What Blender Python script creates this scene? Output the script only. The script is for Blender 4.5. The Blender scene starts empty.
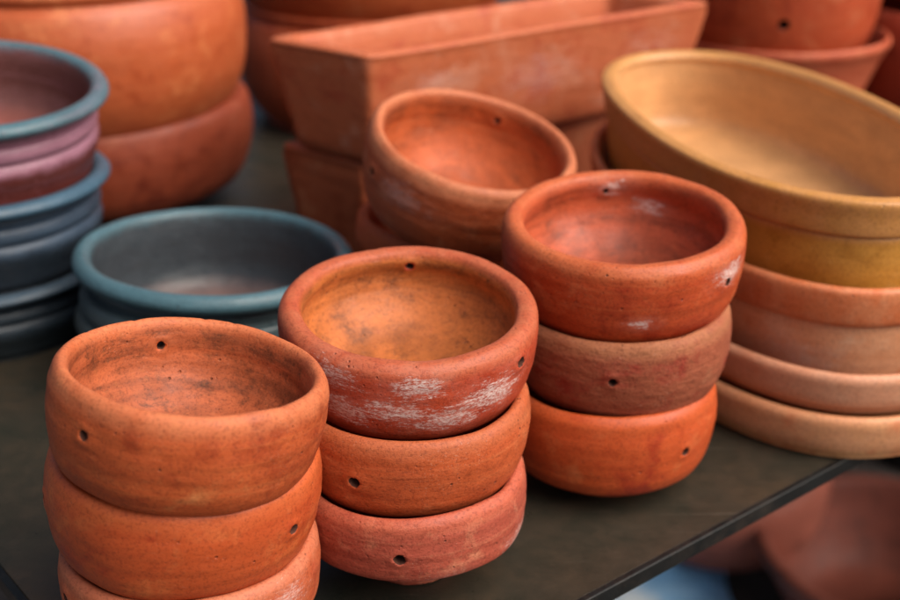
import bpy, bmesh, math, random
from mathutils import Vector, Matrix, noise
random.seed(7)
PI = math.pi
R = math.radians
sc = bpy.context.scene
C = sc.collection

# ------------------------------------------------------------------ helpers
def tag(o, label, cat, group=None, kind=None):
    if label: o['label'] = label
    if cat: o['category'] = cat
    if group: o['group'] = group
    if kind: o['kind'] = kind
    return o

def link(name, me, mat=None, parent=None):
    o = bpy.data.objects.new(name, me)
    C.objects.link(o)
    if mat:
        if len(me.materials) == 2: me.materials[0] = mat
        else: me.materials.clear(); me.materials.append(mat)
    if parent: o.parent = parent
    return o

def catmull(pts, n=7):
    """smooth a polyline of (r, z) points; repeated points make a crease"""
    out = []
    P = [pts[0]] + list(pts) + [pts[-1]]
    for i in range(1, len(P) - 2):
        p0, p1, p2, p3 = P[i-1], P[i], P[i+1], P[i+2]
        if p1 == p2: continue
        for k in range(n):
            t = k / n
            q = []
            for a in range(2):
                q.append(.5*((2*p1[a]) + (-p0[a]+p2[a])*t + (2*p0[a]-5*p1[a]+4*p2[a]-p3[a])*t*t
                             + (-p0[a]+3*p1[a]-3*p2[a]+p3[a])*t**3))
            out.append((max(q[0], 0), q[1]))
    out.append(pts[-1])
    return out

def lathe(prof, seg=144, wob=.0006, seed=0.0, outline=None, ring=0.0, chips=False):
    """surface of revolution with the slight unevenness of hand-thrown clay.
    outline(th, r) -> (x, y) lets the same profile run round an oval."""
    bm = bmesh.new()
    lay = bm.verts.layers.float.new('prof')
    L = [0]
    for a, b in zip(prof, prof[1:]): L.append(L[-1] + math.hypot(b[0]-a[0], b[1]-a[1]))
    tot = L[-1]
    rows = []
    ztop = max(p[1] for p in prof)
    for i, (r, z) in enumerate(prof):
        if r < 1e-5:
            v = bm.verts.new((0, 0, z)); v[lay] = L[i]/tot
            rows.append([v]); continue
        row = []
        for k in range(seg):
            th = 2*PI*k/seg
            c, s = math.cos(th), math.sin(th)
            n1 = noise.noise(Vector((c*1.1, s*1.1, z*9 + seed))) + .5*noise.noise(Vector((c*2.6+9, s*2.6, z*20 + seed)))
            n2 = noise.noise(Vector((c*1.0 + 30, s*1.0, seed)))
            rr = r + wob*n1*min(1, r/.02) + ring*noise.noise(Vector((c*.7, s*.7, z*230+seed)))
            if chips and z > ztop*.94:
                q = noise.noise(Vector((c*9, s*9, seed*3 + r*30))) + .4*noise.noise(Vector((c*26, s*26, seed)))
                z_ = z - .0007*min(.6, max(0, q-.52)*3) + .0004*noise.noise(Vector((c*3.2, s*3.2, seed*5)))
            else: z_ = z
            x, y = outline(th, rr) if outline else (rr*c, rr*s)
            v = bm.verts.new((x, y, z_ + wob*.9*n2*(z/.06 if z < .06 else 1)))
            v[lay] = L[i]/tot
            row.append(v)
        rows.append(row)
    for a, b in zip(rows, rows[1:]):
        if len(a) == 1 and len(b) == 1: continue
        for k in range(seg):
            k2 = (k+1) % seg
            if len(a) == 1: f = (a[0], b[k2], b[k])
            elif len(b) == 1: f = (a[k], a[k2], b[0])
            else: f = (a[k], a[k2], b[k2], b[k])
            bm.faces.new(f)
    bmesh.ops.recalc_face_normals(bm, faces=bm.faces)
    for f in bm.faces: f.smooth = True
    me = bpy.data.meshes.new('clay')
    bm.to_mesh(me); bm.free()
    return me

DUM = bpy.data.materials.new('clay_plain')
HOLE_SHADE = bpy.data.materials.new('hole_shade'); HOLE_SHADE.use_nodes = True
HOLE_SHADE.node_tree.nodes['Principled BSDF'].inputs['Base Color'].default_value = (.07, .022, .012, 1)  # shade painted into the hole walls so the openings read dark
HOLE_SHADE.node_tree.nodes['Principled BSDF'].inputs['Roughness'].default_value = .95

def punch(me, holes, rad=.0027):
    """drill small round holes through the wall: (azimuth deg, height, radius at the wall)"""
    if not holes: return me
    for q in (DUM, HOLE_SHADE): me.materials.append(q)
    o = bpy.data.objects.new('tmp', me); C.objects.link(o)
    bm = bmesh.new()
    for az, z, r in holes:
        d = Vector((math.cos(R(az)), math.sin(R(az)), .0))
        m = Matrix.Translation(Vector((0, 0, z)) + d*r) @ d.to_track_quat('Z', 'Y').to_matrix().to_4x4()
        g = bmesh.ops.create_cone(bm, cap_ends=True, segments=14, radius1=rad*.8, radius2=rad*1.2, depth=.022, matrix=m)
        for v in g['verts']:
            v.co += Vector((noise.noise(v.co*900), noise.noise(v.co*900+Vector((5, 0, 0))), noise.noise(v.co*900+Vector((0, 7, 0)))))*rad*.3
    cm = bpy.data.meshes.new('cut'); bm.to_mesh(cm); bm.free()
    for q in (DUM, HOLE_SHADE): cm.materials.append(q)
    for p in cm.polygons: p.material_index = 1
    c = bpy.data.objects.new('cut', cm); C.objects.link(c)
    md = o.modifiers.new('b', 'BOOLEAN'); md.object = c; md.operation = 'DIFFERENCE'; md.solver = 'EXACT'
    dg = bpy.context.evaluated_depsgraph_get()
    new = bpy.data.meshes.new_from_object(o.evaluated_get(dg))
    for x in (o, c): bpy.data.objects.remove(x)
    for p in new.polygons: p.use_smooth = True
    return new

# ------------------------------------------------------------------ materials
class NT:
    def __init__(s, name):
        s.m = bpy.data.materials.new(name); s.m.use_nodes = True
        s.t = s.m.node_tree; s.t.nodes.clear()
        s.out = s.n('ShaderNodeOutputMaterial'); s.b = s.n('ShaderNodeBsdfPrincipled')
        s.l(s.b.outputs[0], s.out.inputs[0])
    def n(s, k, **kw):
        x = s.t.nodes.new(k)
        for a, b in kw.items(): setattr(x, a, b)
        return x
    def l(s, a, b): s.t.links.new(a, b)
    def put(s, sock, v):
        if hasattr(v, 'is_linked') or hasattr(v, 'links'): s.l(v, sock)
        else: sock.default_value = v
    def coord(s, off=(0, 0, 0), scale=(1, 1, 1)):
        if not hasattr(s, 'tc'): s.tc = s.n('ShaderNodeTexCoord')
        mp = s.n('ShaderNodeMapping'); s.l(s.tc.outputs['Object'], mp.inputs[0])
        mp.inputs['Location'].default_value = off; mp.inputs['Scale'].default_value = scale
        return mp.outputs[0]
    def noise(s, vec, scale, detail=3, rough=.55, dist=0):
        x = s.n('ShaderNodeTexNoise'); s.l(vec, x.inputs['Vector'])
        x.inputs['Scale'].default_value = scale; x.inputs['Detail'].default_value = detail
        x.inputs['Roughness'].default_value = rough; x.inputs['Distortion'].default_value = dist
        return x.outputs[0]
    def ramp(s, fac, stops, interp='LINEAR'):
        x = s.n('ShaderNodeValToRGB'); s.l(fac, x.inputs[0]); cr = x.color_ramp; cr.interpolation = interp
        while len(cr.elements) > 1: cr.elements.remove(cr.elements[-1])
        for i, (p, c) in enumerate(stops):
            e = cr.elements[0] if i == 0 else cr.elements.new(p)
            e.position = p; e.color = (*c, 1) if not isinstance(c, (int, float)) else (c, c, c, 1)
        return x.outputs[0]
    def mix(s, fac, a, b, mode='MIX'):
        x = s.n('ShaderNodeMix', data_type='RGBA', blend_type=mode)
        s.put(x.inputs[0], fac)
        for k, v in ((6, a), (7, b)):
            if isinstance(v, tuple): x.inputs[k].default_value = (*v[:3], 1)
            else: s.l(v, x.inputs[k])
        return x.outputs[2]
    def math(s, op, a, b=0.0, clamp=False):
        x = s.n('ShaderNodeMath', operation=op, use_clamp=clamp)
        s.put(x.inputs[0], a); s.put(x.inputs[1], b)
        return x.outputs[0]
    def bump(s, h, dist, prev=None, strength=1):
        x = s.n('ShaderNodeBump'); x.inputs['Distance'].default_value = dist; x.inputs['Strength'].default_value = strength
        s.l(h, x.inputs['Height'])
        if prev: s.l(prev, x.inputs['Normal'])
        return x.outputs[0]

def clay(name, base, dark, light, seed=0.0, white=0.0, wpos=None, wrad=.03, rim=None, rim_amt=.7, inner=None,
         grime=.5, speck=.5, rough=.62, bump=1.0, spots=(), streak=.5, prof=None, zones=None, coat=0, idark=.5, rr=(.495, .525, .575, .60)):
    """fired clay: mottled body, throwing lines, pits, lime bloom, kiln marks"""
    def rich(c):
        if not c: return c
        return (c[0]*.98, c[1]*.77, c[2]*.58)
    if seed < 100 and not zones:
        base, dark, light, rim, inner = map(rich, (base, dark, light, rim, inner))
    s = NT(name)
    off = (seed*1.7, seed*.9, seed*2.3)
    v = s.coord(off)
    big = s.noise(v, 22, 4, .6, .6)
    mid = s.noise(v, 75, 4, .65, .3)
    fine = s.noise(v, 700, 3, .7)
    lines = s.noise(s.coord(off, (7, 7, 240)), 1.6, 4, .65, .2)
    lines2 = s.noise(s.coord(off, (14, 14, 90)), 1.4, 3, .6, .5)
    m = s.math('ADD', s.math('MULTIPLY', big, .62), s.math('MULTIPLY', mid, .38))
    col = s.ramp(m, [(.37, dark), (.475, base), (.545, base), (.65, light)])
    at = s.n('ShaderNodeAttribute', attribute_name='prof').outputs['Fac']
    if zones:
        zc = s.ramp(s.math('ADD', at, s.math('MULTIPLY', s.math('SUBTRACT', mid, .5), .03)), zones)
        col = s.mix(.35, zc, s.mix(1, zc, s.ramp(m, [(.3, .35), (.7, 1.0)]), 'MULTIPLY'))
    col = s.mix(s.math('MULTIPLY', s.ramp(lines2, [(.45, 0), (.7, 1)]), streak), col, s.mix(.6, col, dark))
    col = s.mix(s.math('MULTIPLY', s.ramp(lines, [(.52, 0), (.72, 1)]), streak*.5), col, light)
    if inner:
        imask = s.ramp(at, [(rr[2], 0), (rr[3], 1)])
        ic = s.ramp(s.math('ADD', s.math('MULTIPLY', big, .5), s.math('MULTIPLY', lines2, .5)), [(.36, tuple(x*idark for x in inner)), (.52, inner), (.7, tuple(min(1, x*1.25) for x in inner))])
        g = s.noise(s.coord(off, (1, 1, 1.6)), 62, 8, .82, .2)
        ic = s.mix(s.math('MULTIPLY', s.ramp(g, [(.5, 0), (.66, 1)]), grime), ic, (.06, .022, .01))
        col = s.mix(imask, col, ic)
    if rim:
        col = s.mix(s.math('MULTIPLY', s.ramp(at, [(rr[0], 0), (rr[1], 1), (rr[2], 1), (rr[3], 0)]),
                           s.math('MULTIPLY', s.ramp(mid, [(.3, .5), (.6, 1)]), rim_amt)), col, rim)
    # worn flecks, pale and dark
    fl = s.noise(v, 260, 2, .5)
    col = s.mix(s.math('MULTIPLY', s.ramp(fl, [(.62, 0), (.72, 1)]), speck*.3), col, light)
    col = s.mix(s.math('MULTIPLY', s.ramp(fine, [(.36, 1), (.5, 0)]), .55), col, s.mix(1, col, (.45, .4, .4), 'MULTIPLY'))
    vo = s.n('ShaderNodeTexVoronoi'); s.l(s.coord(off), vo.inputs['Vector']); vo.inputs['Scale'].default_value = 260
    pit = s.math('MULTIPLY', s.ramp(vo.outputs['Distance'], [(.08, 1), (.22, 0)]), s.ramp(s.noise(v, 90, 3), [(.56, 0), (.66, 1)]))
    col = s.mix(s.math('MULTIPLY', pit, speck), col, (.05, .02, .012))
    # scratches left by the throwing tool and pale dust grains
    sc_ = s.noise(s.coord(off, (22, 22, 900)), 1.5, 3, .7)
    col = s.mix(s.math('MULTIPLY', s.math('MULTIPLY', s.ramp(sc_, [(.60, 0), (.70, 1)]), s.ramp(mid, [(.45, 0), (.6, 1)])), speck*.3), col, tuple(min(1, x*1.25+.03) for x in light))
    gr = s.noise(v, 1100, 1, .5)
    col = s.mix(s.math('MULTIPLY', s.math('MULTIPLY', s.ramp(gr, [(.66, 0), (.72, 1)]), s.ramp(s.noise(v, 40, 3), [(.45, 0), (.65, 1)])), speck*.5), col, (.55, .33, .24))
    st = s.noise(v, 480, 2, .6)
    col = s.mix(s.math('MULTIPLY', s.math('MULTIPLY', s.ramp(st, [(.58, 0), (.68, 1)]), s.ramp(big, [(.42, 0), (.6, 1)])), speck*.4), col, tuple(x*.45 for x in dark))
    wm = None
    if white > 0 and wpos:
        w = s.math('ADD', s.math('MULTIPLY', s.noise(s.coord(off, (1, 1, 4.5)), 62, 9, .82, .2), .6), s.math('MULTIPLY', s.noise(s.coord(off, (1, 1, 3)), 330, 5, .8), .4))
        tot = None
        for (wx, wy, wz, wr) in wpos:
            d = s.n('ShaderNodeVectorMath', operation='DISTANCE')
            vm = s.n('ShaderNodeVectorMath', operation='MULTIPLY'); s.l(s.tc.outputs['Object'], vm.inputs[0]); vm.inputs[1].default_value = (1, 1, 2.0)
            s.l(vm.outputs[0], d.inputs[0]); d.inputs[1].default_value = (wx, wy, wz*2.0)
            k = s.math('SUBTRACT', 1.0, s.math('DIVIDE', d.outputs['Value'], wr), True)
            tot = k if tot is None else s.math('MAXIMUM', tot, k)
        wm = s.ramp(s.math('ADD', w, s.math('MULTIPLY', tot, .26)), [(.645, 0), (.685, .65), (.76, 1)])
        wm = s.math('MULTIPLY', wm, s.ramp(s.noise(s.coord(off, (1, 1, 2.5)), 520, 4, .7), [(.40, .08), (.56, 1)]))
        wm = s.math('MULTIPLY', wm, white)
        wm = s.math('MULTIPLY', wm, s.ramp(tot, [(.0, 0), (.15, 1)]))
        film = s.math('MULTIPLY', s.math('MULTIPLY', tot, white*.35), s.ramp(mid, [(.35, 0), (.65, 1)]))
        col = s.mix(film, col, (.50, .27, .23))
        col = s.mix(wm, col, (.66, .52, .48))
    s.l(col, s.b.inputs['Base Color'])
    rg = s.ramp(mid, [(.3, rough-.12), (.7, rough+.12)])
    s.l(rg, s.b.inputs['Roughness'])
    s.b.inputs['Specular IOR Level'].default_value = .34
    s.b.inputs['Coat Weight'].default_value = 0 if zones else max(coat, .05); s.b.inputs['Coat Roughness'].default_value = .36
    n = s.bump(lines, .00022*bump)
    n = s.bump(s.noise(s.coord(off, (1, 1, 1.8)), 150, 4, .65), .0004*bump, n)
    n = s.bump(s.noise(s.coord(off, (1, 1, 2.2)), 38, 2, .5), .0012*bump, n)
    n = s.bump(fine, .00022*bump, n)
    n = s.bump(s.math('SUBTRACT', 1.0, pit), .0006, n)
    s.l(n, s.b.inputs['Normal'])
    return s.m

# ------------------------------------------------------------------ round bowls
BOWL = [(0, 0), (.10, 0), (.170, 0), (.186, .006), (.190, .022), (.235, .034), (.335, .055), (.428, .098), (.466, .149), (.486, .215),
        (.497, .285), (.500, .34), (.496, .395), (.486, .434), (.464, .455), (.442, .450), (.430, .428), (.424, .39), (.424, .33), (.404, .265),
        (.35, .195), (.275, .145), (.19, .118), (.09, .108), (0, .106)]
FOOTED = [(0, 0), (.10, 0), (.178, 0), (.190, .006), (.192, .034), (.200, .044), (.25, .068), (.325, .112), (.39, .152), (.44, .190)] + BOWL[9:]

def bowl(name, D, loc, tilt, rot, mat, holes, seed, hs=1.0, prof=BOWL, nm_lip=False):
    p = [(r*D, z*D*hs) for r, z in prof]
    holes = [(a, z*.9*hs) for a, z in holes]
    if nm_lip:      # flatter, broader lip
        p[12:18] = [(r*D, z*D*hs) for r, z in ((.501, .392), (.492, .428), (.466, .452), (.432, .450), (.414, .434), (.409, .40))]
    me = lathe(catmull(p), 176, .0014, seed, ring=.0003, chips=True)
    hl = [(az, hz*D, .455*D) for az, hz in holes]
    for v in me.vertices:      # clay pushed up round each hole
        for az, hz, hr in hl:
            dd = Vector((math.cos(R(az)), math.sin(R(az)), 0))
            q = v.co - Vector((0, 0, hz))
            if q.dot(dd) < .3*D: continue
            e = (q - dd*q.dot(dd)).length
            if e < .009: v.co += dd*(.0007*math.exp(-((e-.0038)/.0016)**2) * (1 if Vector((v.co.x, v.co.y)).length > .465*D else -1))
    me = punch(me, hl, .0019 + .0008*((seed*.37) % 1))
    o = link(name, me, mat)
    o.location = loc
    n = Vector((math.tan(R(tilt[0])), math.tan(R(tilt[1])), 1)).normalized()
    q = Vector((0, 0, 1)).rotation_difference(n)
    o.rotation_mode = 'QUATERNION'
    o.rotation_quaternion = q
    # rim centre is what loc gives: shift so the rim's centre sits there
    o.location = Vector(loc) - q @ Vector((0, 0, .455*D*hs))
    return o

OR = (.50, .135, .042); RD = (.42, .075, .032); DK = (.20, .045, .02); LT = (.60, .24, .12); PK = (.50, .17, .12)
GRP = 'small stacked terracotta bowls with drilled holes'
# --- front left stack
def S(**k): return k
bowls = [
 # name,            D,     rim centre (x,y,z),      tilt,        material, holes(az, z/D)
 ('b1a', .1205, (-.1120, .4995, .1475), (8, 5), clay('clay_orange_a', (.45,.108,.034), (.30,.055,.018), (.54,.22,.09), 1.3, white=.0, rim=(.56,.22,.12), rim_amt=.7, inner=(.42,.13,.06), idark=.42, grime=.85, bump=.7, streak=.5, speck=.5),
   [(-124, .37), (116, .40)], 'orange terracotta bowl with pale tilted rim, topmost of the front left stack', 1.09, 0),
 ('b1b', .1240, (-.1200, .5050, .1040), (4, 1), clay('clay_orange_b', (.45,.095,.03), (.33,.045,.018), (.56,.17,.06), 4.1, white=0, rim=(.52,.14,.05), grime=.3, bump=.45, streak=.3, speck=.3, rough=.5),
   [(-31, .33), (-157, .36)], 'orange terracotta bowl in the middle of the front left stack', 1.08, 0),
 ('b1c', .1205, (-.1215, .503, .0580), (1, .5), clay('clay_pink_a', (.45,.12,.055), (.34,.06,.03), (.52,.22,.13), 7.7, white=.5, wpos=[(.045,-.035,.045,.035)], rim=(.50,.2,.13), grime=.3, bump=.8, streak=.4),
   [(-145, .39), (40, .39)], 'pinkish terracotta bowl at the bottom of the front left stack, cut by the lower edge', 1.06, 0),
 # --- middle stack
 ('b2a', .1300, (-.0205, .5840, .1395), (1.8, -5.0), clay('clay_red_a', (.42,.070,.032), (.30,.038,.018), (.52,.15,.09), 2.2, white=1.0,
        wpos=[(-.004,-.060,.034,.034),(-.026,-.054,.030,.032),(.040,-.047,.036,.036),(-.034,-.054,.048,.026),(.006,-.063,.047,.026),(.02,-.058,.028,.028)], rim=(.43,.15,.085), rim_amt=.8, inner=(.46,.17,.055), idark=.5, grime=.7, bump=.8, streak=.35, rough=.55),
   [(-33, .40), (91, .43)], 'red terracotta bowl with white lime streaks round its side, topmost of the middle stack', .97, .012),
 ('b2b', .1230, (-.0205, .5710, .0995), (.5, -.8), clay('clay_orange_c', (.46,.108,.036), (.33,.07,.024), (.56,.2,.09), 8.2, rim=(.40,.14,.07), grime=.3, bump=.9, streak=.7, speck=.8),
   [(-113, .31), (67, .31)], 'plain orange terracotta bowl in the middle of the middle stack', .99, 0),
 ('b2c', .1215, (-.0215, .5620, .0620), (0, 0), clay('clay_pink_b', (.38,.095,.07), (.27,.055,.042), (.54,.24,.17), 12.4, white=.7,
        wpos=[(.02,-.05,.02,.036),(.05,-.02,.03,.03),(-.03,-.045,.02,.025)], rim=(.48,.14,.09), grime=.3, bump=1.1, streak=.6, speck=.9),
   [(-92, .35), (88, .35)], 'dusty pink terracotta bowl with small foot at the bottom of the middle stack', 1.11, 0),
 # --- right stack
 ('b4a', .1330, (.0955, .662, .1565), (-.8, -5.5), clay('clay_red_b', (.46,.085,.028), (.32,.042,.016), (.56,.18,.08), 5.2, white=1.0,
        wpos=[(.003,-.062,.032,.015),(.052,-.042,.05,.026),(.0,.05,.055,.022),(.02,.048,.045,.02)], rim=(.50,.16,.07), rim_amt=.8, inner=(.45,.11,.055), grime=.45, bump=.7, streak=.6, rough=.5, speck=.7),
   [(-42, .36), (94, .42)], 'red orange terracotta bowl with white scuff spot on its front, topmost of the right stack', 1.05, .008),
 ('b4b', .1240, (.0950, .656, .1095), (-2.0, -1), clay('clay_brown_a', (.30,.095,.055), (.26,.035,.022), (.36,.16,.10), 9.6, rim=(.36,.17,.10), rim_amt=.9, grime=.3, bump=1.8, streak=.2, speck=1.0, rough=.75),
   [(-100, .33), (80, .33)], 'brownish grey crusted terracotta bowl in the middle of the right stack', 1.06, 0),
 ('b4c', .1245, (.0895, .6540, .0655), (0, 0), clay('clay_orange_d', (.50,.10,.03), (.34,.045,.018), (.60,.2,.08), 15.1, rim=(.50,.12,.04), grime=.3, bump=.35, streak=.2, speck=.3, rough=.48),
   [(-52, .31), (128, .31)], 'bright orange round terracotta bowl at the bottom of the right stack', 1.15, 0),
 # --- tilted bowl behind and what it leans on
 ('b3a', .1400, (0.0168, 0.805, 0.157), (12.5, -12), clay('clay_orange_e', (.44,.105,.038), (.28,.055,.022), (.54,.22,.12), 21.3, white=.35, wpos=[(-.04,-.05,.05,.04)], rim=(.52,.22,.13), rim_amt=.9, inner=(.46,.12,.04), grime=.4, speck=.9),
   [(-152, .36), (72, .41)], 'orange brown terracotta bowl leaning steeply to the right behind the middle and right stacks', 1.120, 0),
 ('b3b', .1330, (0.001, 0.835, 0.096), (0, 0), clay('clay_orange_f', (.50,.11,.035), (.36,.06,.02), (.56,.2,.09), 25.3, rim=(.5,.13,.05), grime=.3),
   [(-70, .33)], 'orange terracotta bowl almost hidden beneath the leaning bowl', 1.030, 0),
 ('b3c', .1300, (0.001, 0.835, 0.05), (0, 0), clay('clay_orange_g', (.48,.11,.035), (.36,.06,.02), (.56,.2,.09), 28.3, grime=.3),
   [], 'terracotta bowl on the table at the very bottom under the leaning bowl', 0.845, 0),
]
for i, (nm, D, loc, tilt, mat, holes, label, hs, lip) in enumerate(bowls):
    o = bowl('terracotta_bowl', D, loc, tilt, 0, mat, holes, 3.1*i + .7, hs, nm_lip=lip > 0, prof=FOOTED if nm in ('b2c', 'b1c') else BOWL)
    tag(o, label, 'bowl', GRP)

# ------------------------------------------------------------------ blue-green pots
TE = [(0, 0), (.28, 0), (.30, .004), (.36, .025), (.435, .07), (.485, .12), (.503, .16), (.492, .19),
      (.468, .200), (.468, .200), (.478, .210), (.482, .235), (.470, .262), (.436, .268), (.436, .268), (.440, .278), (.444, .290), (.438, .302), (.446, .31),
      (.478, .316), (.497, .330), (.500, .346), (.488, .362), (.468, .370), (.448, .365), (.434, .348), (.424, .30), (.422, .24), (.414, .18),
      (.375, .125), (.27, .095), (.12, .086), (0, .085)]
def teal_mat(name, body, band, rimc, inner, floor, seed, rough=.42):
    z = [(.0, body), (.375, body), (.40, band), (.485, band), (.505, rimc), (.59, rimc), (.612, inner), (.74, inner), (.85, floor), (1, floor)]
    return clay(name, body, tuple(x*.55 for x in body), tuple(min(1, x*1.6) for x in band), seed, zones=z, rough=rough, bump=.8, streak=.25, speck=.3)
TS = list(TE); TS[1:4] = [(.385, 0), (.412, .006), (.428, .03)]; TS[4:8] = [(.440, .08), (.452, .125), (.458, .165), (.450, .19)]; TS[8:13] = [(.440, .200), (.440, .200), (.452, .212), (.458, .235), (.450, .262)]
def teal(D, loc, tilt, mat, seed, hs, label, prof=TE):
    p = catmull([(r*D, z*D*hs) for r, z in prof], 5)
    o = link('ribbed_pot', lathe(p, 176, .0009, seed), mat)
    n = Vector((math.tan(R(tilt[0])), math.tan(R(tilt[1])), 1)).normalized()
    o.rotation_mode = 'QUATERNION'; o.rotation_quaternion = Vector((0, 0, 1)).rotation_difference(n)
    o.location = Vector(loc) - o.rotation_quaternion @ Vector((0, 0, .37*D*hs))
    tag(o, label, 'pot', 'wide ribbed pots with blue green rims')
    return o
tealrim = (.070, .150, .185)
teal(.1840, (-.1562, .7935, .085), (3.0, 2.0), teal_mat('glaze_teal', (.045,.055,.055), (.06,.09,.10), tealrim, (.045,.055,.065), (.30,.16,.13), 3.0, .36), 40.2, 1.23,
     'wide low teal pot with ribbed neck standing alone on the dark table')
teal(.193, (-.3335, .8670, .1795), (5.0, -4.5), teal_mat('glaze_mauve', (.13,.028,.022), (.34,.16,.22), tealrim, (.13,.05,.045), (.30,.10,.08), 6.0, .38), 44.2, .93,
     'pot with teal rim and mauve pink ribbed neck, topmost of the left stack', TS)
teal(.191, (-.3390, .8670, .1150), (1.0, 0), teal_mat('glaze_blue', (.016,.024,.034), (.04,.065,.10), (.05,.11,.165), (.40,.14,.09), (.3,.1,.07), 9.0), 48.2, .93,
     'dark blue ribbed pot with pinkish inside lip, middle of the left stack', TS)
teal(.191, (-.3400, .8670, .0520), (0, 0), teal_mat('glaze_navy', (.010,.016,.02), (.03,.045,.06), (.05,.08,.11), (.30,.12,.08), (.2,.1,.07), 12.0), 52.2, .735,
     'nearly black blue ribbed pot at the bottom of the left stack', TS)

# ------------------------------------------------------------------ big round pots, back left
BIG = [(0, 0), (.37, 0), (.40, .012), (.45, .07), (.483, .15), (.497, .24), (.497, .32), (.48, .385), (.462, .41),
       (.452, .42), (.452, .42), (.462, .428), (.466, .445), (.455, .455), (.44, .452), (.43, .435), (.435, .39), (.462, .31), (.462, .23), (.43, .14), (.37, .06), (.2, .035), (0, .035)]
def big(name, D, loc, mat, seed, hs, label, cat, grp, prof=BIG, rotn=0, holes=None, tilt=None):
    p = catmull([(r*D, z*D*hs) for r, z in prof], 6)
    me = lathe(p, 176, .0015, seed)
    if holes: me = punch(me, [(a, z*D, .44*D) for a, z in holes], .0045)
    o = link(name, me, mat); o.location = loc
    if tilt: o.rotation_euler = tilt
    return tag(o, label, cat, grp)
big('large_pot', .284, (-.322, 1.130, 0), clay('clay_big_a', (.24,.055,.028), (.15,.028,.015), (.30,.10,.06), 31, grime=.3, rough=.55, bump=.6), 61, .78,
    'large brownish red pot on the table, under the orange one in the far left corner', 'pot', 'large round pots at the back', BOWL)
big('large_pot', .292, (-.325, 1.120, .082), clay('clay_big_b', (.46,.125,.052), (.36,.08,.032), (.58,.22,.10), 33, grime=.3, rough=.45, bump=.5, coat=.25), 63, 1.0,
    'large smooth orange pot with rounded belly, upper one in the far left corner', 'pot', 'large round pots at the back')

# pots behind the trough
big('deep_pot', .30, (-.088, 1.435, 0), clay('clay_big_c', (.42,.095,.035), (.3,.05,.02), (.48,.15,.08), 37, grime=.3, bump=.5), 67, .95,
    'dark orange wide pot in shade beneath another behind the long trough', 'pot', 'wide pots behind the trough')
big('deep_pot', .31, (-.084, 1.435, .112), clay('clay_big_d', (.46,.11,.035), (.34,.06,.02), (.52,.18,.08), 39, grime=.3, bump=.5), 69, 1.0,
    'orange wide pot on top of another behind the left end of the long trough', 'pot', 'wide pots behind the trough')
big('deep_pot', .25, (.215, 1.50, .0), clay('clay_big_e', (.44,.13,.045), (.34,.06,.02), (.52,.18,.08), 41, grime=.3, bump=.5), 71, 1.35,
    'orange pot just showing over the back rim of the long trough', 'pot', 'wide pots behind the trough')

FLP = [(0, 0), (.26, 0), (.285, .01), (.34, .10), (.39, .20), (.44, .30), (.475, .358), (.495, .382), (.498, .397), (.487, .408), (.466, .395), (.43, .32), (.36, .17), (.30, .06), (.2, .04), (0, .04)]
big('flared_pot', .215, (.326, 1.275, .0), clay('clay_back_a', (.48,.13,.075), (.36,.07,.035), (.55,.22,.14), 43, grime=.3, bump=.6), 73, 1.45,
    'pinkish terracotta pot with flared lip behind the oval planter, another pot inside it', 'pot', 'pots behind the oval planter', FLP)
big('flared_pot', .205, (.316, 1.27, .085), clay('clay_back_b', (.44,.085,.03), (.32,.05,.02), (.5,.16,.08), 45, grime=.3, bump=.6), 75, 1.5,
    'red orange terracotta pot with drilled holes nested in the flared pot at the back', 'pot', 'pots behind the oval planter', BOWL, holes=[(-97, .33), (-76, .43)])
for k, (x, y, z, D, lab) in enumerate(((.545, 1.36, 0, .28, 'dark red bowl at the top right corner, lower of two'), (.548, 1.37, .125, .29, 'dark red bowl with a drilled hole at the top right corner, upper of two'))):
    big('deep_bowl', D, (x, y, z), clay('clay_back_%d' % k, (.34,.060,.035), (.22,.035,.02), (.42,.10,.06), 47+k*3, grime=.3, bump=.6), 77+k*4, 1.12,
        lab, 'bowl', 'dark red bowls in the corner', BOWL, holes=[(-128, .30)])
bpy.context.view_layer.update()

# ------------------------------------------------------------------ oval planter and what it stands on
def oval(a, b, e=2.25, ref=None):
    """outline whose distance from the core grows with the profile radius r; a, b = semi axes when r = ref"""
    def f(th, r):
        c, s = math.cos(th), math.sin(th)
        k = (abs(c)**e + abs(s)**e)**(-1/e)
        A, B = max(a - (ref - r), r*.35), max(b - (ref - r), r*.35)
        if r < ref*.5:
            q = r/(ref*.5); A, B = (a-ref*.5)*q, (b-ref*.5)*q
        return (A*k*c, B*k*s)
    return f
PLH = .088
PLAN = [(0, 0), (.05, 0), (.0700, 0), (.0725, .003), (.0745, .012), (.0762, .03), (.0770, .048), (.0774, .0555), (.0765, .0578), (.0765, .0578),
        (.0788, .0592), (.0800, .0620), (.0815, .075), (.0830, .0835), (.0825, .0872), (.0805, .0886), (.0765, .0895), (.0728, .0876),
        (.0706, .083), (.0722, .0785), (.0722, .0785), (.0718, .0735), (.0702, .055), (.0685, .03), (.0650, .016), (.055, .010), (.03, .009), (0, .009)]
AX = R(102.5)
def oval_obj(name, prof, a, b, loc, rot, mat, seed, label, cat, ref, e=2.25, tilt=(0, 0), wob=.0009):
    me = lathe(catmull(prof, 5), 220, wob, seed, oval(a, b, e, ref))
    o = link(name, me, mat); o.location = loc; o.rotation_euler = (tilt[0], tilt[1], rot)
    return tag(o, label, cat)
ochre = clay('clay_ochre', (.50,.29,.06), (.40,.215,.04), (.60,.40,.13), 51, rim=(.58,.34,.16), inner=(.60,.40,.22), idark=.85, grime=.0, rough=.42, bump=.35, rr=(.405, .42, .54, .565), speck=.2, streak=.25, coat=.15)
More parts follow.
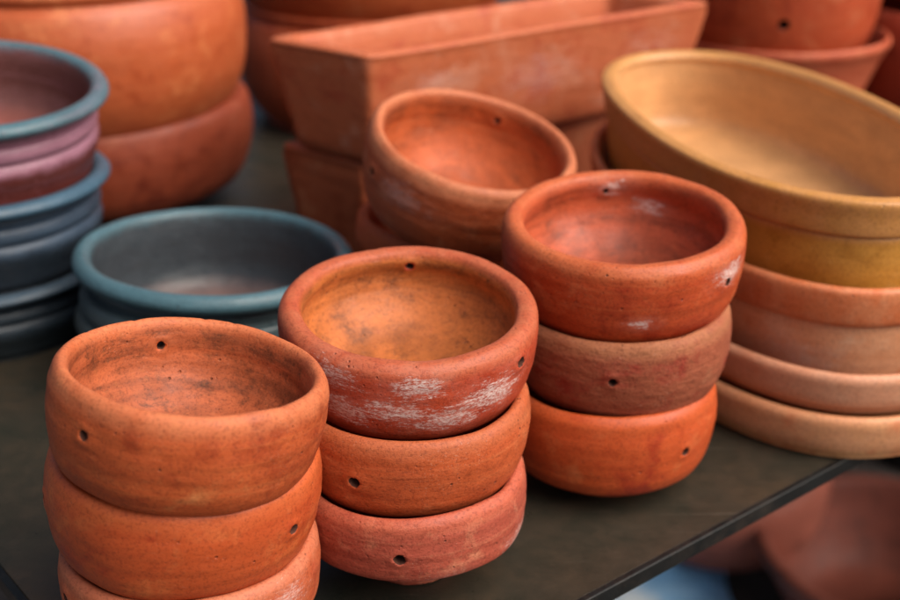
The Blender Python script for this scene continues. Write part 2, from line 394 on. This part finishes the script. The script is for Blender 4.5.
oval_obj('oval_planter', [(r, z*.77) for r, z in PLAN], .189, .095, (.217, .860, .0910), AX, ochre, 81, 'yellow ochre oval planter with banded rim, topmost of the stack on the right', 'planter', .083)
POT2 = [(0, 0), (.05, 0), (.060, 0), (.063, .003), (.067, .015), (.0725, .035), (.0740, .043), (.0740, .0465), (.0775, .048), (.0775, .048), (.0800, .051), (.0820, .060), (.0828, .068), (.0822, .0715), (.0800, .073), (.0775, .0725), (.0750, .069),
        (.070, .05), (.065, .02), (.055, .008), (.03, .007), (0, .007)]
oval_obj('oval_planter', POT2, .195, .101, (.217, .8595, .0350), AX, clay('clay_salmon', (.70,.43,.30), (.62,.30,.17), (.72,.54,.44), 53, rim=(.56,.165,.06), rim_amt=.9, rr=(.405, .42, .54, .565), grime=.2, rough=.5, bump=.5, white=.35, wpos=[(-.16,.05,.02,.06)]),
         83, 'salmon terracotta oval planter with orange rim band beneath the yellow one', 'planter', .0828)
SAU = [(0, 0), (.05, 0), (.078, 0), (.082, .002), (.086, .009), (.0880, .0175), (.0888, .0235), (.0872, .0268), (.0845, .0272), (.0825, .0255), (.080, .018), (.0765, .008), (.070, .0055), (.04, .005), (0, .005)]
oval_obj('oval_saucer', SAU, .205, .111, (.220, .860, .0305), AX, clay('clay_saucer_a', (.60,.32,.22), (.48,.20,.12), (.68,.48,.38), 55, rim=(.66,.42,.34), inner=(.26,.08,.055), rr=(.405, .42, .54, .565), grime=.3, rough=.5, bump=.6), 85,
         'pinkish oval saucer holding the salmon planter, on top of another saucer', 'saucer', .0888)
oval_obj('oval_saucer', [(r, z*1.12) for r, z in SAU], .209, .115, (.220, .862, .0005), AX, clay('clay_saucer_b', (.66,.42,.24), (.60,.25,.13), (.70,.54,.38), 57, rim=(.66,.38,.26), rr=(.405, .42, .54, .565), grime=.3, rough=.5, bump=.6), 87,
         'orange tan oval saucer lying on the table at the bottom of the right hand stack', 'saucer', .0888)

# ------------------------------------------------------------------ rectangular troughs
def trough(corners, h, flare, wall, base_t, mat, name, z0, seed, label):
    """corners: the four outer rim corners, anticlockwise; sides lean in towards the base"""
    cx = sum(c[0] for c in corners)/4; cy = sum(c[1] for c in corners)/4
    ctr = Vector((cx, cy))
    P = [Vector(c) - ctr for c in corners]
    def inset(d, rad):
        """outline moved inwards by d, corners rounded with radius rad"""
        n = len(P); lines = []
        for i in range(n):
            a, b = P[i], P[(i+1) % n]; t = (b-a).normalized(); nn = Vector((-t.y, t.x))
            lines.append((a + nn*d, t))
        Q = []
        for i in range(n):
            (a, t), (b, u) = lines[i-1], lines[i]
            den = t.x*u.y - t.y*u.x
            s = ((b.x-a.x)*u.y - (b.y-a.y)*u.x)/den
            Q.append(a + t*s)
        out = []
        for i in range(n):
            p = Q[i]; d0 = (Q[i-1]-p); d1 = (Q[(i+1) % n]-p)
            a = p + d0.normalized()*rad; b = p + d1.normalized()*rad
            for k in range(7):
                t = k/6; out.append((a*(1-t)**2 + p*2*t*(1-t) + b*t*t, (k-3)/3))
            nxt = Q[(i+1) % n]; e0 = b; e1 = nxt + (p-nxt).normalized()*rad
            m = max(2, int((e1-e0).length/.006))
            for k in range(1, m): out.append((e0.lerp(e1, k/m), 0))
        return [q[0] for q in out]
    # (inset, z, corner radius)
    lev = [(flare+.030, 0, .006), (flare+.002, 0, .006), (flare, .002, .006)]
    for k in range(1, 10): lev.append((flare*(1-k/10), h*k/10, .006))
    lev += [(.0008, h-.003, .010), (0.0003, h-.0022, .010), (.0022, h-.0004, .010), (wall*.5, h+.0006, .010), (wall-.0028, h-.0004, .010), (wall-.0006, h-.0025, .010), (wall, h-.005, .010)]
    for k in range(9, 1, -1): lev.append((flare*(1-k/10)+wall, h*k/10, .006))
    lev += [(flare*.85+wall, base_t+.004, .006), (flare*.85+wall+.006, base_t, .006), (flare+.030, base_t, .006)]
    bm = bmesh.new(); rows = []
    N = len(inset(.0, .006))
    for d, z, r in lev:
        q = inset(d, r)
        # keep one vertex count per ring
        if len(q) != N:
            tot = [0]
            for i in range(len(q)): tot.append(tot[-1] + (q[(i+1) % len(q)]-q[i]).length)
            base = inset(0, .006); bt = [0]
            for i in range(N): bt.append(bt[-1] + (base[(i+1) % N]-base[i]).length)
            res = []
            for i in range(N):
                s = bt[i]/bt[-1]*tot[-1]; j = 0
                while tot[j+1] < s: j += 1
                res.append(q[j].lerp(q[(j+1) % len(q)], (s-tot[j])/max(1e-9, tot[j+1]-tot[j])))
            q = res
        row = []
        for p in q:
            w = noise.noise(Vector((p.x*14, p.y*14, z*10+seed)))*.0013
            nn = p.normalized()*w
            row.append(bm.verts.new((p.x+nn.x, p.y+nn.y, z + (noise.noise(Vector((p.x*11, p.y*11, seed)))*.0012*(z/h)))))
        rows.append(row)
    for a, b in zip(rows, rows[1:]):
        for k in range(N):
            bm.faces.new((a[k], a[(k+1) % N], b[(k+1) % N], b[k]))
    bm.faces.new(list(reversed(rows[0]))); bm.faces.new(rows[-1])
    bmesh.ops.recalc_face_normals(bm, faces=bm.faces)
    for f in bm.faces: f.smooth = len(f.verts) == 4
    me = bpy.data.meshes.new('trough'); bm.to_mesh(me); bm.free()
    o = link(name, me, mat); o.location = (cx, cy, z0)
    return tag(o, label, 'planter', 'long rectangular troughs')
def tcorners(front, u, L, W, skew):
    f = Vector(front); uu = Vector((math.cos(R(u)), math.sin(R(u)))); vv = Vector((math.cos(R(u+90+skew)), math.sin(R(u+90+skew))))
    return [f, f+uu*L, f+uu*L+vv*W, f+vv*W]
trough(tcorners((-.060, .931), 35.7, .358, .108, 17), .088, .013, .0145, .009,
       clay('clay_trough_a', (.50,.165,.085), (.42,.10,.055), (.56,.27,.20), 59, white=.35, wpos=[(.02,-.02,.05,.09), (.12,.05,.06,.06), (-.06,-.09,.06,.05)], rough=.55, streak=.3, bump=.8, speck=.3), 'rectangular_trough', .0925, 5,
       'long rectangular terracotta trough with sloping sides, upper of the two behind the leaning bowl')
trough(tcorners((-.068, .953), 35.7, .350, .094, 15), .090, .009, .010, .009,
       clay('clay_trough_b', (.40,.13,.07), (.30,.08,.04), (.46,.22,.14), 65, rough=.55, streak=.3, bump=.8, speck=.3), 'rectangular_trough', .0005, 9,
       'rectangular terracotta trough on the table supporting the longer one')

# ------------------------------------------------------------------ table
def box_bm(bm, o, ux, uy, x0, x1, y0, y1, z0, z1):
    vs = []
    for z in (z0, z1):
        for x, y in ((x0, y0), (x1, y0), (x1, y1), (x0, y1)):
            p = o + ux*x + uy*y; vs.append(bm.verts.new((p.x, p.y, z)))
    for f in ((3, 2, 1, 0), (4, 5, 6, 7), (0, 1, 5, 4), (1, 2, 6, 5), (2, 3, 7, 6), (3, 0, 4, 7)):
        bm.faces.new([vs[i] for i in f])
def box_obj(name, mat, parent, spec, bev=.0015):
    bm = bmesh.new()
    for s in spec: box_bm(bm, *s)
    bmesh.ops.bevel(bm, geom=bm.edges[:], offset=bev, segments=3, affect='EDGES', profile=.6)
    me = bpy.data.meshes.new(name); bm.to_mesh(me); bm.free()
    for p in me.polygons: p.use_smooth = False
    return link(name, me, mat, parent)
def metal(name, base, dark, rust, rough, seed):
    s = NT(name); v = s.coord((seed, 0, 0))
    a = s.noise(v, 9, 5, .6, .6); b = s.noise(v, 60, 5, .7)
    c = s.ramp(s.math('ADD', s.math('MULTIPLY', a, .6), s.math('MULTIPLY', b, .4)), [(.36, dark), (.52, base), (.68, rust)])
    sp = s.noise(v, 420, 2, .5)
    c = s.mix(s.math('MULTIPLY', s.ramp(sp, [(.70, 0), (.76, 1)]), .3), c, (.16, .10, .07))
    c = s.mix(s.math('MULTIPLY', s.ramp(s.noise(v, 16, 6, .75), [(.52, 0), (.7, 1)]), .3), c, (.07, .045, .03))
    s.l(c, s.b.inputs['Base Color'])
    s.l(s.ramp(b, [(.3, rough-.08), (.7, rough+.12)]), s.b.inputs['Roughness'])
    s.b.inputs['Specular IOR Level'].default_value = .38
    if name == 'painted_steel':
        scr = s.noise(s.coord((seed, 0, 0), (4, 160, 1)), 1.2, 4, .7, .4)
        c = s.mix(s.math('MULTIPLY', s.ramp(scr, [(.62, 0), (.68, 1)]), .25), c, (.12, .10, .08)); s.l(c, s.b.inputs['Base Color'])
    n = s.bump(a, .001); n = s.bump(sp, .0002, n); s.l(n, s.b.inputs['Normal'])
    return s.m
m_top = metal('painted_steel', (.031, .026, .018), (.018, .020, .015), (.050, .034, .02), .34, 3)
m_edge = metal('edge_steel', (.0015, .0028, .0032), (.001, .0015, .0015), (.003, .004, .004), .5, 5)
ue = Vector((.779, .627)).normalized(); we = Vector((-ue.y, ue.x))
rp = Vector((.070, .528))                      # a point on the right hand edge
lp = Vector((-.222, .535))                      # a point on the front left edge
corner = rp + ue*((lp-rp).dot(ue))
tbl = bpy.data.objects.new('table', None); C.objects.link(tbl); tbl.location = (0, 0, 0)
tag(tbl, 'dark brown painted steel table carrying all the stacked pots', 'table')
O = corner
box_obj('tabletop', m_top, tbl, [(O, ue, we, .004, 3.2, .004, 2.6, -.003, 0)], .0008)
box_obj('edge_strip', m_edge, tbl, [(O, ue, we, -.001, 3.2, -.0005, .0036, -.0085, .0012)], .001)
box_obj('edge_strip', m_edge, tbl, [(O, ue, we, -.001, .0036, .0042, 2.6, -.0085, .0012)], .001)
for x, y in ((.03, .03), (3.1, .03), (.03, 2.5), (3.1, 2.5)):
    box_obj('leg', m_edge, tbl, [(O, ue, we, x, x+.03, y, y+.03, -.75, -.0035)], .002)

# ------------------------------------------------------------------ ground and what stands below
s = NT('ground_concrete'); v = s.coord()
c = s.ramp(s.noise(v, 6, 6, .65), [(.35, (.05, .042, .04)), (.65, (.11, .09, .08))]); s.l(c, s.b.inputs['Base Color']); s.b.inputs['Roughness'].default_value = .9
s.l(s.bump(s.noise(v, 60, 5), .003), s.b.inputs['Normal'])
bm = bmesh.new(); bmesh.ops.create_grid(bm, x_segments=2, y_segments=2, size=300)
me = bpy.data.meshes.new('ground'); bm.to_mesh(me); bm.free()
g = link('ground', me, s.m); g.location = (0, 0, -.75); tag(g, 'grey concrete ground', None, kind='structure'); 

BAS = [(0, 0), (.28, 0), (.30, .01), (.36, .09), (.42, .19), (.46, .27), (.485, .30), (.50, .315), (.50, .34), (.485, .352), (.46, .345), (.445, .32), (.41, .22), (.35, .11), (.27, .05), (.1, .04), (0, .04)]
for k, (x, y, z, D, ti, pr, hs_, cc, lab, cat) in enumerate((
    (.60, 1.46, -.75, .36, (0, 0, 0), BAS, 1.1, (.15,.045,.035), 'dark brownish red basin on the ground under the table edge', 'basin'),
    (.62, 1.98, -.75, .26, (0, 0, 0), BOWL, 1.5, (.26,.06,.04), 'red pot standing behind the basins on the ground, near the added black form', 'pot'),
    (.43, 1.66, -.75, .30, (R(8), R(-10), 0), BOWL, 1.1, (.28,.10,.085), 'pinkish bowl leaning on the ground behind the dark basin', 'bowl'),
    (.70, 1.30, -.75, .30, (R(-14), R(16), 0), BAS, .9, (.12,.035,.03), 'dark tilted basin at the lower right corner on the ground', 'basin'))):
    z_ = z + (.03 if ti[0] else 0)
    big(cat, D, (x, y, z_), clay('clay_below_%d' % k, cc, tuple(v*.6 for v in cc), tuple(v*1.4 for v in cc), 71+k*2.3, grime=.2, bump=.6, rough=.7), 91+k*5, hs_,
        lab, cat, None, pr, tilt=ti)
sK = NT('black_filler'); sK.b.inputs['Base Color'].default_value = (.006, .006, .007, 1); sK.b.inputs['Roughness'].default_value = .5
FILL = [(0, 0), (.38, 0), (.40, .01), (.47, .75), (.475, .77), (.50, .775), (.50, .80), (.47, .805), (.46, .79), (.39, .03), (0, .03)]
big('bin', .34, (.86, 1.96, -.75), sK.m, 130, 1.3, 'black tapered form added to darken the ground at the right edge beyond the table', 'bin', None, FILL)  # tapered black filler, added only to make this corner dark
# blue plastic sheet spread on the ground
sB = NT('blue_plastic'); vB = sB.coord()
sB.l(sB.ramp(sB.noise(vB, 7, 4), [(.35, (.18, .45, .80)), (.52, (.35, .62, .90)), (.62, (.75, .84, .90))]), sB.b.inputs['Base Color'])
sB.b.inputs['Roughness'].default_value = .35
bm = bmesh.new()
nx, ny = 90, 90
for side in (0, 1):
    for j in range(ny+1):
        for i in range(nx+1):
            x = (i/nx-.5)*.75; y = (j/ny-.5)*1.0
            z = .018 + .016*abs(noise.noise(Vector((x*7, y*5, 3)))) + .03*max(0, noise.noise(Vector((x*3+y*4, y*2, 8)))) + .004*noise.noise(Vector((x*30, y*30, 1)))
            bm.verts.new((x + .02*noise.noise(Vector((0, y*6, 2))), y + .02*noise.noise(Vector((x*6, 0, 2))), z - .002*side))
bm.verts.ensure_lookup_table()
W = nx+1; M = W*(ny+1)
for j in range(ny):
    for i in range(nx):
        a = j*W+i
        bm.faces.new([bm.verts[k] for k in (a, a+1, a+1+W, a+W)]); bm.faces.new([bm.verts[k+M] for k in (a+W, a+1+W, a+1, a)])
for f in bm.faces: f.smooth = True
me = bpy.data.meshes.new('sheet'); bm.to_mesh(me); bm.free()
o = link('plastic_sheet', me, sB.m); o.location = (.03, 1.47, -.75); o.rotation_euler = (0, 0, R(-4))
tag(o, 'crumpled blue plastic sheet on the ground below the table', 'plastic sheet')

# ------------------------------------------------------------------ light, sky, camera
EL, AZ = R(50), R(118)        # sun height; azimuth clockwise from +Y
w = bpy.data.worlds.new('World'); sc.world = w; w.use_nodes = True
nt = w.node_tree; bg = nt.nodes['Background']
sky = nt.nodes.new('ShaderNodeTexSky'); sky.sky_type = 'NISHITA'; sky.sun_disc = False
sky.sun_elevation = EL; sky.sun_rotation = AZ; sky.dust_density = 8; sky.air_density = .8; sky.ozone_density = .0
nt.links.new(sky.outputs[0], bg.inputs[0]); bg.inputs[1].default_value = .088
L = bpy.data.lights.new('sun', 'SUN'); L.energy = 3.0; L.angle = R(60); L.color = (1, .945, .88)
so = bpy.data.objects.new('sun', L); C.objects.link(so)
d = Vector((math.sin(AZ)*math.cos(EL), math.cos(AZ)*math.cos(EL), math.sin(EL)))
so.rotation_mode = 'QUATERNION'; so.rotation_quaternion = d.to_track_quat('Z', 'Y')

cam = bpy.data.cameras.new('camera'); co = bpy.data.objects.new('camera', cam); C.objects.link(co)
co.location = (0, 0, .40); co.rotation_euler = (R(90-24), 0, 0)
cam.sensor_width = 36; cam.lens = 1285/900*36; cam.clip_end = 1000; cam.clip_start = .01
cam.dof.use_dof = True; cam.dof.focus_distance = .585; cam.dof.aperture_fstop = 6.0
sc.camera = co
vs = sc.view_settings; vs.view_transform = 'Standard'; vs.look = 'None'; vs.gamma = 1; vs.exposure = 0.35
